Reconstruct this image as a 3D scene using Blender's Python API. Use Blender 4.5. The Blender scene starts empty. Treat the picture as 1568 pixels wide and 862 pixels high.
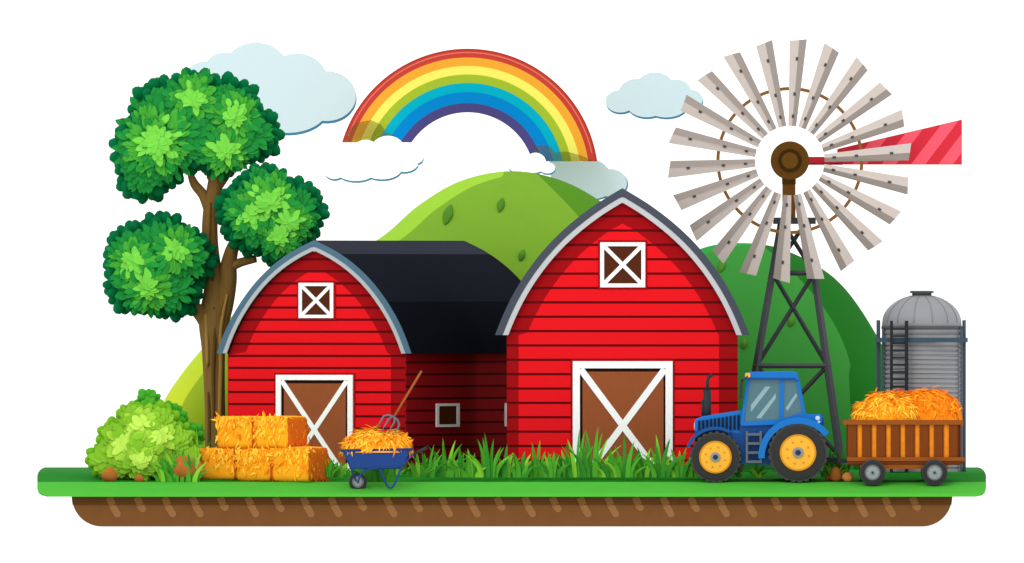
import bpy, bmesh, math, random
from mathutils import Vector, Matrix
random.seed(7)
S=50.0; D=1000.0; HC=6.14; K=0.86
def F(y): return (D+y)/D
def WX(px,y): return (px-784)/S*F(y)
def WZ(py,y): return HC+(431-py)/S*F(y)
def gz(y):
    if y<=0: return 0.2*y
    if y>=4: return 0.28
    t=y/4; return 0.28*t*t*(3-2*t)
scene=bpy.context.scene
COL=scene.collection

# ---------------- materials
def lin(h,k=None):
    k=K if k is None else k
    h=h.lstrip('#'); o=[]
    for i in (0,2,4):
        c=int(h[i:i+2],16)/255
        c=c/12.92 if c<=0.04045 else ((c+0.055)/1.055)**2.4
        o.append(min(c*k,0.97))
    return o
MC={}
def mat(name,hx,rough=0.75,var=0.05,scale=3.0,bump=0.0,spec=0.06,metal=0.0,stretch=(1,1,1),k=None,em=0.0):
    if name in MC: return MC[name]
    m=bpy.data.materials.new(name); m.use_nodes=True
    nt=m.node_tree; b=nt.nodes['Principled BSDF']
    c=lin(hx,k)
    b.inputs['Roughness'].default_value=rough
    b.inputs['Specular IOR Level'].default_value=spec
    b.inputs['Metallic'].default_value=metal
    tc=nt.nodes.new('ShaderNodeTexCoord'); mp=nt.nodes.new('ShaderNodeMapping')
    mp.inputs['Scale'].default_value=stretch
    nz=nt.nodes.new('ShaderNodeTexNoise'); nz.inputs['Scale'].default_value=scale; nz.inputs['Detail'].default_value=5
    nt.links.new(tc.outputs['Object'],mp.inputs['Vector']); nt.links.new(mp.outputs['Vector'],nz.inputs['Vector'])
    mx=nt.nodes.new('ShaderNodeMix'); mx.data_type='RGBA'
    mx.inputs['A'].default_value=[max(0,v*(1-var*2)) for v in c]+[1]
    mx.inputs['B'].default_value=[min(1,v*(1+var*2)) for v in c]+[1]
    nt.links.new(nz.outputs['Fac'],mx.inputs['Factor'])
    nt.links.new(mx.outputs['Result'],b.inputs['Base Color'])
    if em>0:
        b.inputs['Emission Color'].default_value=c+[1]; b.inputs['Emission Strength'].default_value=em
    if bump>0:
        bp=nt.nodes.new('ShaderNodeBump'); bp.inputs['Strength'].default_value=bump; bp.inputs['Distance'].default_value=0.05
        nt.links.new(nz.outputs['Fac'],bp.inputs['Height']); nt.links.new(bp.outputs['Normal'],b.inputs['Normal'])
    MC[name]=m; return m

# ---------------- geometry helpers
def offset_curve(pts,d,last_h=True):
    out=[]
    n=len(pts)
    for i,(x,y) in enumerate(pts):
        a=pts[max(0,i-1)]; b=pts[min(n-1,i+1)]
        dx,dy=b[0]-a[0],b[1]-a[1]; L=math.hypot(dx,dy)
        nx,ny=-dy/L,dx/L
        X,Y=x+nx*d,y+ny*d
        if i==0: X=0; Y=y+d*1.25
        if i==n-1: X=x-d*1.05; Y=y
        out.append((X,Y))
    return out
def circ(cx,cy,r,n=48,a0=0,ry=None):
    ry=ry or r
    return [(cx+r*math.cos(a0+2*math.pi*i/n),cy+ry*math.sin(a0+2*math.pi*i/n)) for i in range(n)]
def beam(a,b,w,w2=None):
    w2=w2 or w
    dx,dy=b[0]-a[0],b[1]-a[1]; L=math.hypot(dx,dy); nx,ny=-dy/L,dx/L
    return [(a[0]+nx*w/2,a[1]+ny*w/2),(b[0]+nx*w2/2,b[1]+ny*w2/2),(b[0]-nx*w2/2,b[1]-ny*w2/2),(a[0]-nx*w/2,a[1]-ny*w/2)]
def capsule(a,b,w,n=8):
    ang=math.atan2(b[1]-a[1],b[0]-a[0]); o=[]
    for i in range(n+1): t=ang-math.pi/2+math.pi*i/n; o.append((b[0]+w/2*math.cos(t),b[1]+w/2*math.sin(t)))
    for i in range(n+1): t=ang+math.pi/2+math.pi*i/n; o.append((a[0]+w/2*math.cos(t),a[1]+w/2*math.sin(t)))
    return o
def rect(x0,y0,x1,y1): return [(x0,y0),(x1,y0),(x1,y1),(x0,y1)]
def rrect(x0,y0,x1,y1,r,n=5):
    o=[]
    for cx,cy,a in ((x1-r,y0+r,-90),(x1-r,y1-r,0),(x0+r,y1-r,90),(x0+r,y0+r,180)):
        for i in range(n+1):
            t=math.radians(a+90*i/n); o.append((cx+r*math.cos(t),cy+r*math.sin(t)))
    return o
def crom(pts,k=8):
    o=[]
    n=len(pts)
    for i in range(n-1):
        p0=pts[max(0,i-1)];p1=pts[i];p2=pts[i+1];p3=pts[min(n-1,i+2)]
        for j in range(k):
            t=j/k
            o.append(tuple(0.5*((2*p1[c])+(-p0[c]+p2[c])*t+(2*p0[c]-5*p1[c]+4*p2[c]-p3[c])*t*t+(-p0[c]+3*p1[c]-3*p2[c]+p3[c])*t**3) for c in range(len(p1))))
    o.append(tuple(pts[-1])); return o
def interp(tab,x):
    if x<=tab[0][0]: return tab[0][1]
    for a,b in zip(tab,tab[1:]):
        if x<=b[0]: return a[1]+(b[1]-a[1])*(x-a[0])/max(1e-9,(b[0]-a[0]))
    return tab[-1][1]
_ico={}
def ico(sub):
    if sub not in _ico:
        bm=bmesh.new(); bmesh.ops.create_icosphere(bm,subdivisions=sub,radius=1)
        bm.verts.ensure_lookup_table()
        _ico[sub]=([v.co.copy() for v in bm.verts],[[v.index for v in f.verts] for f in bm.faces]); bm.free()
    return _ico[sub]

class G:
    def __init__(s,name,px,y,z=None,rot=0.0):
        s.y=y; s.px=px; s.kc=math.cos(rot); s.z=gz(y) if z is None else z
        e=bpy.data.objects.new(name,None); COL.objects.link(e)
        e.location=(WX(px,y),y,s.z); e.rotation_euler[2]=-rot; e.empty_display_size=0.3
        s.e=e
    def X(s,px): return (px-s.px)/S*F(s.y)/s.kc
    def Z(s,py): return WZ(py,s.y)-s.z
    def mesh(s,name,verts,faces,mats,idx=None,smooth=False,recalc=True,bevel=0):
        me=bpy.data.meshes.new(name); me.from_pydata([tuple(v) for v in verts],[],faces)
        if not isinstance(mats,(list,tuple)): mats=[mats]
        for m in mats: me.materials.append(m)
        if idx: me.polygons.foreach_set('material_index',idx)
        if recalc:
            bm=bmesh.new(); bm.from_mesh(me); bmesh.ops.recalc_face_normals(bm,faces=bm.faces); bm.to_mesh(me); bm.free()
        if smooth: me.polygons.foreach_set('use_smooth',[True]*len(me.polygons))
        me.update()
        o=bpy.data.objects.new(name,me); COL.objects.link(o); o.parent=s.e
        if bevel>0:
            b=o.modifiers.new('bevel','BEVEL'); b.width=bevel; b.segments=3; b.limit_method='ANGLE'; b.angle_limit=math.radians(50)
        return o
    def prism(s,name,polys,w0,w1,m,bevel=0):
        if polys and not isinstance(polys[0],list): polys=[polys]
        V=[];Fc=[]
        for k,p in enumerate(polys):
            n=len(p); b=len(V)
            for w in (w0,w1):
                for (x,y) in p: V.append((s.X(x),w,s.Z(y)))
            Fc.append(list(range(b,b+n))); Fc.append(list(range(b+n,b+2*n))[::-1])
            for i in range(n):
                j=(i+1)%n; Fc.append([b+i,b+n+i,b+n+j,b+j])
        return s.mesh(name,V,Fc,m,bevel=bevel)
    def ring(s,name,cx,cy,r0,r1,w0,w1,m,a0=0,a1=360,n=96):
        V=[];Fc=[];full=abs(a1-a0)>=360
        for i in range(n+1):
            t=math.radians(a0+(a1-a0)*i/n)
            for r in (r0,r1):
                for w in (w0,w1): V.append((s.X(cx+r*math.cos(t)),w,s.Z(cy-r*math.sin(t))))
        for i in range(n):
            a=i*4;b=a+4
            Fc+= [[a,b,b+2,a+2],[a+1,a+3,b+3,b+1],[a,a+1,b+1,b],[a+2,b+2,b+3,a+3]]
        if not full: Fc+=[[0,2,3,1],[n*4,n*4+1,n*4+3,n*4+2]]
        return s.mesh(name,V,Fc,m)
    def tube(s,name,paths,m,seg=10,smooth=True):
        V=[];Fc=[]
        for path in paths:
            P=[Vector((s.X(p[0]),p[2],s.Z(p[1]))) for p in path]; R=[p[3]/S for p in path]
            b=len(V)
            for i,p in enumerate(P):
                d=(P[min(i+1,len(P)-1)]-P[max(i-1,0)]).normalized()
                u=d.cross(Vector((0,1,0)))
                if u.length<1e-3: u=d.cross(Vector((1,0,0)))
                u.normalize(); v=d.cross(u)
                for k in range(seg):
                    t=2*math.pi*k/seg; V.append(p+(u*math.cos(t)+v*math.sin(t))*R[i])
            for i in range(len(P)-1):
                for k in range(seg):
                    k2=(k+1)%seg; Fc.append([b+i*seg+k,b+i*seg+k2,b+(i+1)*seg+k2,b+(i+1)*seg+k])
            Fc.append([b+k for k in range(seg)][::-1]); Fc.append([b+(len(P)-1)*seg+k for k in range(seg)])
        return s.mesh(name,V,Fc,m,smooth=smooth)

# ---------------- world, sun, camera
sun_el=math.radians(40); az=math.radians(-25)   # sun in front-left of the scene
world=bpy.data.worlds.new('World'); scene.world=world; world.use_nodes=True
nt=world.node_tree; nt.nodes.clear()
out=nt.nodes.new('ShaderNodeOutputWorld'); add=nt.nodes.new('ShaderNodeAddShader')
b1=nt.nodes.new('ShaderNodeBackground'); b1.inputs[0].default_value=(1,0.985,0.97,1); b1.inputs[1].default_value=1.15
b2=nt.nodes.new('ShaderNodeBackground'); b2.inputs[1].default_value=0.05
sk=nt.nodes.new('ShaderNodeTexSky'); sk.sky_type='NISHITA'; sk.sun_disc=False; sk.sun_elevation=sun_el; sk.sun_rotation=math.pi-az
nt.links.new(sk.outputs[0],b2.inputs[0]); nt.links.new(b1.outputs[0],add.inputs[0]); nt.links.new(b2.outputs[0],add.inputs[1]); nt.links.new(add.outputs[0],out.inputs[0])
sd=bpy.data.lights.new('sun','SUN'); sd.energy=0.5; sd.angle=math.radians(18); sd.color=(1,0.96,0.9)
so=bpy.data.objects.new('sun',sd); COL.objects.link(so)
sdir=Vector((math.sin(az)*math.cos(sun_el),-math.cos(az)*math.cos(sun_el),math.sin(sun_el)))
so.rotation_euler=sdir.to_track_quat('Z','Y').to_euler(); so.location=(-20,-30,30)
cd=bpy.data.cameras.new('camera'); cam=bpy.data.objects.new('camera',cd); COL.objects.link(cam)
cam.location=(0,-D,HC); cam.rotation_euler=(math.radians(90),0,0)
cd.sensor_width=36; cd.lens=36*D/(1568/S); cd.clip_start=1; cd.clip_end=3000
scene.camera=cam
scene.view_settings.view_transform='Standard'; scene.view_settings.look='None'; scene.view_settings.exposure=0

# ---------------- ground
M_gl=mat('grass_light','#4db538',0.9,0.04,1.2,0.1,k=.88); M_gd=mat('grass_dark','#1f8f20',0.9,0.05,1.2,0.1,k=.72)
g=G('ground',784,0,0)
ys=[-1.70,-1.69,-1.66,-1.6,-1.45,-1.0,-0.5,0.0,0.5,1,1.5,2,2.5,3,3.5,4,6,10,15,20,23,25,26,27,28,28.7,29.3,29.7,30]
zs={-1.70:-0.44,-1.69:-0.40,-1.66:-0.36,-1.6:-0.33}
rows=[];NX=60
for y in ys:
    z=zs.get(y,gz(y)); p=431+(HC-z)*S/F(y)
    ins=0
    if p<730: q=15-(p-715.2); q=min(15,max(0,q)); ins=15-math.sqrt(max(0,225-q*q))
    if p>745: q=min(15,p-745); ins=15-math.sqrt(max(0,225-q*q))
    xl=WX(57+ins,y); xr=WX(1510-ins,y)
    r=[(xl+.3,y,-.44),(xl+.14,y,min(z,-.41)),(xl+.04,y,min(z,-.33)),(xl,y,min(z,-.2))]
    for i in range(NX+1): r.append((xl+(xr-xl)*i/NX,y,z))
    r+=[(xr,y,min(z,-.2)),(xr-.04,y,min(z,-.33)),(xr-.14,y,min(z,-.41)),(xr-.3,y,-.44)]
    rows.append(r)
V=[v for r in rows for v in r]; n=len(rows[0]); Fc=[];idx=[]
for j in range(len(rows)-1):
    for i in range(n):
        i2=(i+1)%n
        Fc.append([j*n+i,j*n+i2,(j+1)*n+i2,(j+1)*n+i]); idx.append(0 if (ys[j]+ys[j+1])/2<0 else 1)
Fc.append([(len(rows)-1)*n+i for i in range(n)]); idx.append(1)
V=[(v[0]-g.e.location.x,v[1],v[2]) for v in V]
g.mesh('lawn',V,Fc,[M_gl,M_gd],idx)

# ---------------- soil
g=G('soil',784,-1.4,-0.44)
M_s=mat('soil','#754c29',0.95,0.06,2,0.2); M_sd=mat('soil_painted_shade','#5c3a1b',0.95,0.06,2,0.2); M_sl=mat('soil_clod','#8f653d',0.95,0.05,3,0.15); M_sl2=mat('soil_clod_painted_shade','#7b5430',0.95,0.05,3,0.15)
def arc(cx,cy,r,a0,a1,n=12): return [(cx+r*math.cos(math.radians(a0+(a1-a0)*i/n)),cy+r*math.sin(math.radians(a0+(a1-a0)*i/n))) for i in range(n+1)]
g.prism('earth_body',[(110,760.3),(1458,760.3)]+arc(1412,760.3,46,0,90)[1:]+arc(156,760.3,46,90,180)[:-1],0,27,M_s)
g.prism('painted_shade_band',[(109.5,760.4),(1458.5,760.4),(1457,773),(111,773)],-0.02,27.01,M_sd)  # shadow below the lawn edge, painted as a darker soil band
caps=[];caps2=[]
for k in range(30):
    x=167+42.4*k
    if x>1400: break
    L=[30,22,30,30,20][k%5]
    caps.append(capsule((x+5,774),(x+(L)*0.42,757+L),11)); caps2.append(beam((x,761),(x+5.5,773),11))
g.prism('clods',caps,-0.015,0.05,M_sl,bevel=0.01); g.prism('clods_upper',caps2,-0.035,0,M_sl2)  # upper clod ends darkened to match the painted shadow band

# ---------------- hills
def hill(name,cpx,y,b,prof,fin,fsh,colors,marks,mk,kk):
    g=G(name,cpx,y)
    pr=crom(prof,8)
    def h(px): return max(0.0,g.Z(interp(pr,px)))
    nx=200;nt_=40
    x0,x1=prof[0][0],prof[-1][0]
    V=[];Fc=[];A=[];B=[]
    for i in range(nx+1):
        px=x0+(x1-x0)*i/nx; hh=h(px)
        for j in range(nt_+1):
            t=-1+2*j/nt_
            z=hh*math.cos(t*math.pi/2)**0.8 if abs(t)<1 else -0.05
            yy=b*math.sin(t*math.pi/2)
            V.append((g.X(px),yy,z))
            py=431-(z+g.z-HC)*S/F(y)
            A.append(fin(px,py,pr)); B.append(fsh(px,py))
    for i in range(nx):
        for j in range(nt_):
            a=i*(nt_+1)+j; Fc.append([a,a+nt_+1,a+nt_+2,a+1])
    m=bpy.data.materials.new(name+'_turf'); m.use_nodes=True; t=m.node_tree; P=t.nodes['Principled BSDF']
    P.inputs['Roughness'].default_value=0.95; P.inputs['Specular IOR Level'].default_value=0.03
    tc=t.nodes.new('ShaderNodeTexCoord'); sx=t.nodes.new('ShaderNodeSeparateXYZ'); t.links.new(tc.outputs['Object'],sx.inputs[0])
    mr=t.nodes.new('ShaderNodeMapRange'); mr.inputs[1].default_value=1.0; mr.inputs[2].default_value=6.0; t.links.new(sx.outputs['Z'],mr.inputs[0])
    def mixc(f,a,b_):
        x=t.nodes.new('ShaderNodeMix'); x.data_type='RGBA'
        t.links.new(f,x.inputs['Factor'])
        for k,v in (('A',a),('B',b_)):
            if isinstance(v,str): x.inputs[k].default_value=lin(v,kk)+[1]
            else: t.links.new(v,x.inputs[k])
        return x.outputs['Result']
    def thr(an):
        a=t.nodes.new('ShaderNodeAttribute'); a.attribute_name=an
        q=t.nodes.new('ShaderNodeMath'); q.operation='GREATER_THAN'; q.inputs[1].default_value=0; t.links.new(a.outputs['Fac'],q.inputs[0]); return q.outputs[0]
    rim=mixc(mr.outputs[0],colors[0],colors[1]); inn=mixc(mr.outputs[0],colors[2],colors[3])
    c=mixc(thr('inner'),rim,inn); c=mixc(thr('shade'),c,colors[4])  # shadow on the hill's right flank is painted into the turf colour
    nz=t.nodes.new('ShaderNodeTexNoise'); nz.inputs['Scale'].default_value=1.5; nz.inputs['Detail'].default_value=6; t.links.new(tc.outputs['Object'],nz.inputs['Vector'])
    hs=t.nodes.new('ShaderNodeHueSaturation'); m2=t.nodes.new('ShaderNodeMapRange'); m2.inputs[3].default_value=0.95; m2.inputs[4].default_value=1.05
    t.links.new(nz.outputs['Fac'],m2.inputs[0]); t.links.new(m2.outputs[0],hs.inputs['Value']); t.links.new(c,hs.inputs['Color'])
    t.links.new(hs.outputs[0],P.inputs['Base Color'])
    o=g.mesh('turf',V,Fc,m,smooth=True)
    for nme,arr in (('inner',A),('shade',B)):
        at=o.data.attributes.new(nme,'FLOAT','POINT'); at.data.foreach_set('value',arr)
    mm=mat(name+'_shrub',mk,0.95,k=kk); V=[];Fc=[]
    iv,ifc=ico(4)
    for (mx,my,w,hgt,ang) in marks:
        bb=len(V); ca,sa=math.cos(ang),math.sin(ang)
        for v in iv:
            pinch=(max(0.0,1-abs(v.z))**0.25)
            a_=v.x*w/2*pinch*1.2; c_=v.z*hgt/2
            qx=mx+(a_*ca+c_*sa); qz=g.Z(my)+(-a_*sa+c_*ca)/S
            hh=h(qx); ct=min(1,max(0.0,qz/hh))**(1/0.8); yy=-b*math.sin(math.acos(ct))
            V.append((g.X(qx), yy+v.y*0.12*pinch-.02, qz+0.04*(-v.y)*pinch))
        Fc+=[[q+bb for q in f] for f in ifc]
    g.mesh('shrubs',V,Fc,mm,smooth=True)
p1=[(222,745),(232,680),(250,617),(280,570),(313,530),(350,488),(450,428),(573,370),(640,315),(705,277),(780,262),(850,273),(915,305),(1000,370),(1100,480),(1200,600),(1250,745)]
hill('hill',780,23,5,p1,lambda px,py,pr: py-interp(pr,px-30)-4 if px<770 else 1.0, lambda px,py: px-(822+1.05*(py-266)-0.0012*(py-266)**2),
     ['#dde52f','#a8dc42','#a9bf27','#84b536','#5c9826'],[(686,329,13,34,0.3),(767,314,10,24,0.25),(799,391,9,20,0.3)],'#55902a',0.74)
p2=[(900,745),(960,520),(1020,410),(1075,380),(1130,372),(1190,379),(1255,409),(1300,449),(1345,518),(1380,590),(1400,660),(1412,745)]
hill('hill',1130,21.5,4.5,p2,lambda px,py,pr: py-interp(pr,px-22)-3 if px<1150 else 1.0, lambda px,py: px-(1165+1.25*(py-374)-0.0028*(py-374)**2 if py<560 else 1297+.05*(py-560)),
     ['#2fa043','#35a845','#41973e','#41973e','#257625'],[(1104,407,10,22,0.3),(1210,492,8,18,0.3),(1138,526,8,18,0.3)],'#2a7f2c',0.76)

# ---------------- clouds and rainbow
M_cb=mat('cloud_pale_blue','#dcf0fa',0.95,0.0,k=.84); M_cr=mat('cloud_blue_rim','#5fa3d3',0.95,0.01,k=.85); M_cw=mat('cloud_white','#ffffff',0.95,0.0,k=.97,em=.3)  # white cloud is given a slight glow so it stays white
def cloud(circles,y,m,dx=2,dy=5,z=None):
    x0=min(c[0]-c[2] for c in circles); x1=max(c[0]+c[2] for c in circles)
    cx=(x0+x1)/2; cy=sum(c[1] for c in circles)/len(circles)
    g=G('cloud',cx,y,WZ(cy,y))
    xs=set()
    for c in circles:
        for i in range(41): xs.add(c[0]-c[2]*math.cos(math.pi*i/40))
    xs=sorted(xs); top=[];bot=[]
    for x in xs:
        t=[];
        for c in circles:
            d=c[2]**2-(x-c[0])**2
            if d>=-1e-6:
                q=math.sqrt(max(0,d))*c[3]; t.append((c[1]-q,c[1]+q))
        top.append((x,min(a for a,_ in t))); bot.append((x,max(b for _,b in t)))
    poly=top+bot[::-1][1:-1]
    g.prism('body',[poly],0,0.5,m)
    g.prism('underside',[[(a+dx,b+dy) for a,b in poly]],0.12,0.45,M_cr)
    return g
cloud([(315,118,30,.8),(345,112,35,.9),(392,117,54,.96),(455,127,48,.94),(500,147,45,.85),(440,165,62,.62),(380,150,55,.8)],35,M_cb,1,4)
cloud([(950,155,23,.75),(975,143,28,.8),(1003,141,32,.95),(1035,142,24,.85),(1058,152,18,.8),(990,160,30,.65),(1020,160,33,.6)],35,M_cb,1,3)
cloud([(868,262,26,.95),(905,268,28,.85),(935,280,25,.85),(905,290,30,.5),(850,255,15,.6)],34,M_cb,2,2)
cloud([(512,262,15,.8),(535,245,22,1),(560,236,22,1),(594,230,26,.85),(622,233,19,.8),(638,241,10,.9),(545,262,30,.5),(585,258,30,.55),(618,250,22,.6)],31.5,M_cw,.8,3)
cloud([(792,252,15,.75),(820,249,16,.95),(838,257,12,.7),(810,258,18,.4)],31.5,M_cw,.8,2.6)
g=G('rainbow',716,32.5,WZ(275,32.5))
bands=[('red_edge','#b8372c',200.5,198),('red','#d2433a',198,187),('orange','#fbad37',187,174),('yellow','#fff36b',174,161),('green','#a9c132',161,148),('cyan','#00b0cb',148,134),('blue','#0086d3',134,117),('indigo','#4d4784',117,103)]
for i,(nm,hx,ro,ri) in enumerate(bands):
    m=mat('rainbow_'+nm,hx,0.8,0.01,k=.88)
    n=120; V=[];Fc=[]
    for k in range(n+1):
        for r in (ri,ro):
            aR=math.asin(28/r); aL=math.pi-math.asin(57/r); t=aR+(aL-aR)*k/n
            for w in (0-0.01*i,0.25-0.01*i): V.append((g.X(716+r*math.cos(t)),w,g.Z(275-r*math.sin(t))))
    for k in range(n):
        a=k*4;b=a+4; Fc+=[[a,b,b+2,a+2],[a+1,a+3,b+3,b+1],[a,a+1,b+1,b],[a+2,b+2,b+3,a+3]]
    Fc+=[[0,2,3,1],[n*4,n*4+1,n*4+3,n*4+2]]
    g.mesh('band_'+nm,V,Fc,m)
g.ring('highlight',716,275,193.5,195.5,-0.02,0.1,mat('rainbow_hl','#ea7a66',0.6,0.01),12,160)
mv=mat('rainbow_veil','#5a5a1e',0.9,0.0)  # dark see-through material imitating shadow on the rainbow ends
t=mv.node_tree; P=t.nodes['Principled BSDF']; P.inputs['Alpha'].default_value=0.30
g.prism('veil',[[(529,212),(536,196),(549,187),(568,184),(583,190),(592,203),(605,207),(605,218),(560,218),(530,217)]],-0.35,-0.34,mv)  # see-through dark sheets imitate shadow on the rainbow ends
g.prism('shadow_sheet_b',[[(818,225),(830,221),(842,224),(850,233),(868,232),(890,238),(911,247),(880,247),(840,247),(815,240)]],-0.35,-0.34,mv)

# ---------------- foliage
def leafshape(V,Fc,p,ax,nr,L,W):
    ax=ax.normalized(); sd=ax.cross(nr)
    if sd.length<1e-4: sd=ax.cross(Vector((0.3,0.2,1)))
    sd.normalize(); b=len(V)
    for (u,v) in ((-.5,0),(-.3,.36),(0,.5),(.3,.34),(.5,0),(.3,-.34),(0,-.5),(-.3,-.36)):
        V.append(p+ax*(u*L)+sd*(v*W))
    Fc.append([b+i for i in range(8)])
def foliage(g,tag,circles,subs,mats,lump=13,ysc=0.75,leaf=(18,9),dens=1.0,wc=0.0,rimw=1.4):
    V=[];Fc=[]
    iv2,if2=ico(3); iv1,if1=ico(2)
    for (cx,cy,r) in circles:
        c=Vector((g.X(cx),wc,g.Z(cy))); R=(r-lump*0.35)/S; b=len(V)
        for v in iv2: V.append(c+Vector((v.x*R*.93,v.y*R*ysc*.93,v.z*R*.93)))
        Fc+=[[q+b for q in f] for f in if2]
        n=int(r*1.1)
        for i in range(n):
            z=1-2*(i+.5)/n; ph=i*2.39996+cx; rr=math.sqrt(1-z*z)
            d=Vector((rr*math.cos(ph),z,rr*math.sin(ph)))
            lr=lump/S*random.uniform(.65,1.1); dd=R*random.uniform(.86,.98)
            p=c+Vector((d.x*dd,d.y*dd*ysc,d.z*dd)); b=len(V)
            for v in iv1:
                q=v*lr*0.8; al=q.dot(d); V.append(p+q+d*al*0.5)
            Fc+=[[q+b for q in f] for f in if1]
    g.mesh('core_'+tag,V,Fc,mats[0],smooth=True)
    def front(px,py):
        best=None
        for (cx,cy,r) in circles:
            d2=r*r-(px-cx)**2-(py-cy)**2
            if d2>0:
                q=ysc*math.sqrt(d2)/S
                if best is None or q>best: best=q
        return best
    V=[];Fc=[];idx=[]
    def put(px,py,dx,dy,L,W,mi,off,back=False):
        f=front(px,py)
        if f is None: return
        w=wc-(f+off) if not back else wc+(f+off)
        ax=Vector((dx,random.uniform(-.08,.08),-dy)); nr=Vector((random.uniform(-.15,.15),-1,random.uniform(0,.35))).normalized()
        leafshape(V,Fc,Vector((g.X(px),w,g.Z(py))),ax,nr,L/S,W/S); idx.append(mi)
    lo=lump/S*0.75
    for (cx,cy,r) in circles:
        for i in range(int(r*4.0*dens)):
            a=random.uniform(0,2*math.pi); q=r*0.80*math.sqrt(random.random())
            px,py=cx+q*math.cos(a),cy+q*math.sin(a)
            ring_in=min(math.hypot(px-c[0],py-c[1])-c[2] for c in circles)
            if ring_in>-lump*rimw: continue
            put(px,py,math.cos(a),math.sin(a),leaf[0]*random.uniform(.8,1.2),leaf[1]*random.uniform(.8,1.2),1,lo+random.uniform(0,.06),back=(i%4==0))
    for (cx,cy,R) in subs:
        for mi,rad,n,off in ((1,1.12,1.6,.10),(2,0.84,2.0,.16),(4,0.98,.45,.20),(3,0.62,.30,.22),(3,.28,.7,.25)):
            for i in range(int(R*n*dens*1.0)):
                a=random.uniform(0,2*math.pi); q=R*rad*random.uniform(.05,1)**0.55
                put(cx+q*math.cos(a),cy+q*math.sin(a),math.cos(a),math.sin(a),leaf[0]*random.uniform(.7,1.15),leaf[1]*random.uniform(.75,1.1),mi,lo+off+random.uniform(-.01,.01))
    g.mesh('leaves_'+tag,V,Fc,mats,idx,recalc=False)

M0=mat('leaf_dark','#006838',0.9,0.05,k=1.0); M1=mat('leaf_mid','#22913c',0.9,0.05,k=.9); M2=mat('leaf_light','#4bb33a',0.9,0.04,k=.86); M3=mat('leaf_bright','#7bdc4c',0.9,0.04,k=.88); M4=mat('leaf_shade','#25963b',0.9,.04,k=.88)
TM=[M0,M1,M2,M3,M4]
g=G('tree',330,13)
A=[(235,228,66),(300,160,53),(350,168,50),(384,204,47),(335,222,50),(250,172,52),(222,262,46),(290,205,60)]
B=[(405,305,52),(450,325,51),(376,320,45),(430,360,47),(390,345,46)]
C=[(245,375,49),(206,386,45),(285,395,46),(210,436,49),(262,440,49),(240,410,60)]
foliage(g,'upper',A,[(240,215,60),(297,150,36),(358,178,38),(345,230,38)],TM,leaf=(21,11))
foliage(g,'right',B,[(412,310,48),(385,328,34),(445,338,32),(430,360,28)],TM,wc=-0.8,leaf=(20,10.5))
foliage(g,'left',C,[(268,382,36),(205,398,34),(228,440,38)],TM,wc=-0.5,leaf=(20,10.5))
M_tr=mat('bark','#7f6032',0.95,0.12,2.5,0.4,stretch=(6,6,0.6),k=1.0); M_trd=mat('bark_dark','#5c4620',0.95,0.10,3,0.3,stretch=(6,6,.6),k=1); M_trl=mat('bark_light','#a07c42',0.95,0.08,3,0.3,stretch=(6,6,.6),k=1)
g.tube('trunk',[crom([(330,738,0,20),(330,690,0,17),(329,620,0,16),(327,540,0,18),(327,490,0,23),(328,440,0,16),(322,380,0,13),(322,330,0,12),(330,280,0,12),(335,240,0,9)],4),
 crom([(330,510,0,16),(340,470,0,17),(348,430,-.1,15),(351,400,-.2,12),(362,370,-.4,9),(395,345,-.6,6)],4),
 crom([(350,410,-.2,8),(368,402,-.3,7),(392,396,-.4,6)],3),
 crom([(322,500,0,14),(306,478,-.1,12),(288,468,-.3,8),(262,455,-.4,5)],4),
 crom([(323,330,0,9),(312,300,0,8),(298,282,0,7),(290,262,0,4)],4),
 crom([(330,290,0,8),(346,268,0,7),(358,250,0,4)],3),
 crom([(330,690,0,10),(345,715,-.1,8),(356,738,-.2,6)],3),crom([(326,690,0,10),(312,715,-.1,8),(303,738,-.2,6)],3)],M_tr,seg=14)
g.tube('bark_ridges',[crom([(338,735,-.29,4),(336,650,-.28,4),(338,560,-.29,3.5),(338,505,-.38,3),(348,450,-.37,2)],4),crom([(318,560,-.32,2.5),(317,520,-.36,3),(315,480,-.36,2)],4)],M_trl,seg=6)
g.tube('bark_furrows',[crom([(328,640,-.29,2.5),(327,570,-.33,3),(329,520,-.40,2.5),(328,470,-.38,2)],4),crom([(320,700,-.28,3),(321,640,-.26,3),(319,600,-.26,2)],4),crom([(326,430,-.30,1.8),(322,370,-.24,2),(323,310,-.23,1.5)],4)],M_trd,seg=6)

BM=[mat('bush_dark','#70b01f',0.9,0.04,k=.92),mat('bush_mid','#8ac432',0.9,.04,k=.9),mat('bush_light','#a6d942',0.9,.04,k=.88),mat('bush_bright','#c1ea5a',0.9,.03,k=.9),mat('bush_shade','#84c12e',.9,.04,k=.9)]
g=G('bush',222,1.6)
g2c=[(228,618,20),(262,640,22),(290,668,22)]
foliage(g,'rear',g2c,[],[mat('bush_deep','#3f9a26',0.9,.05,k=1),mat('bush_deep2','#4fa52a',.9,.05,k=1),BM[1],BM[2],BM[1]],lump=9,leaf=(14,9),wc=0.5)
foliage(g,'front',[(160,702,26),(178,668,25),(205,645,28),(240,650,32),(268,675,30),(285,700,26),(225,690,44),(190,702,34),(250,706,30)],[(215,650,26),(190,680,28),(245,668,24),(215,705,26)],BM,lump=11,leaf=(18,13),rimw=.9)

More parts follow.
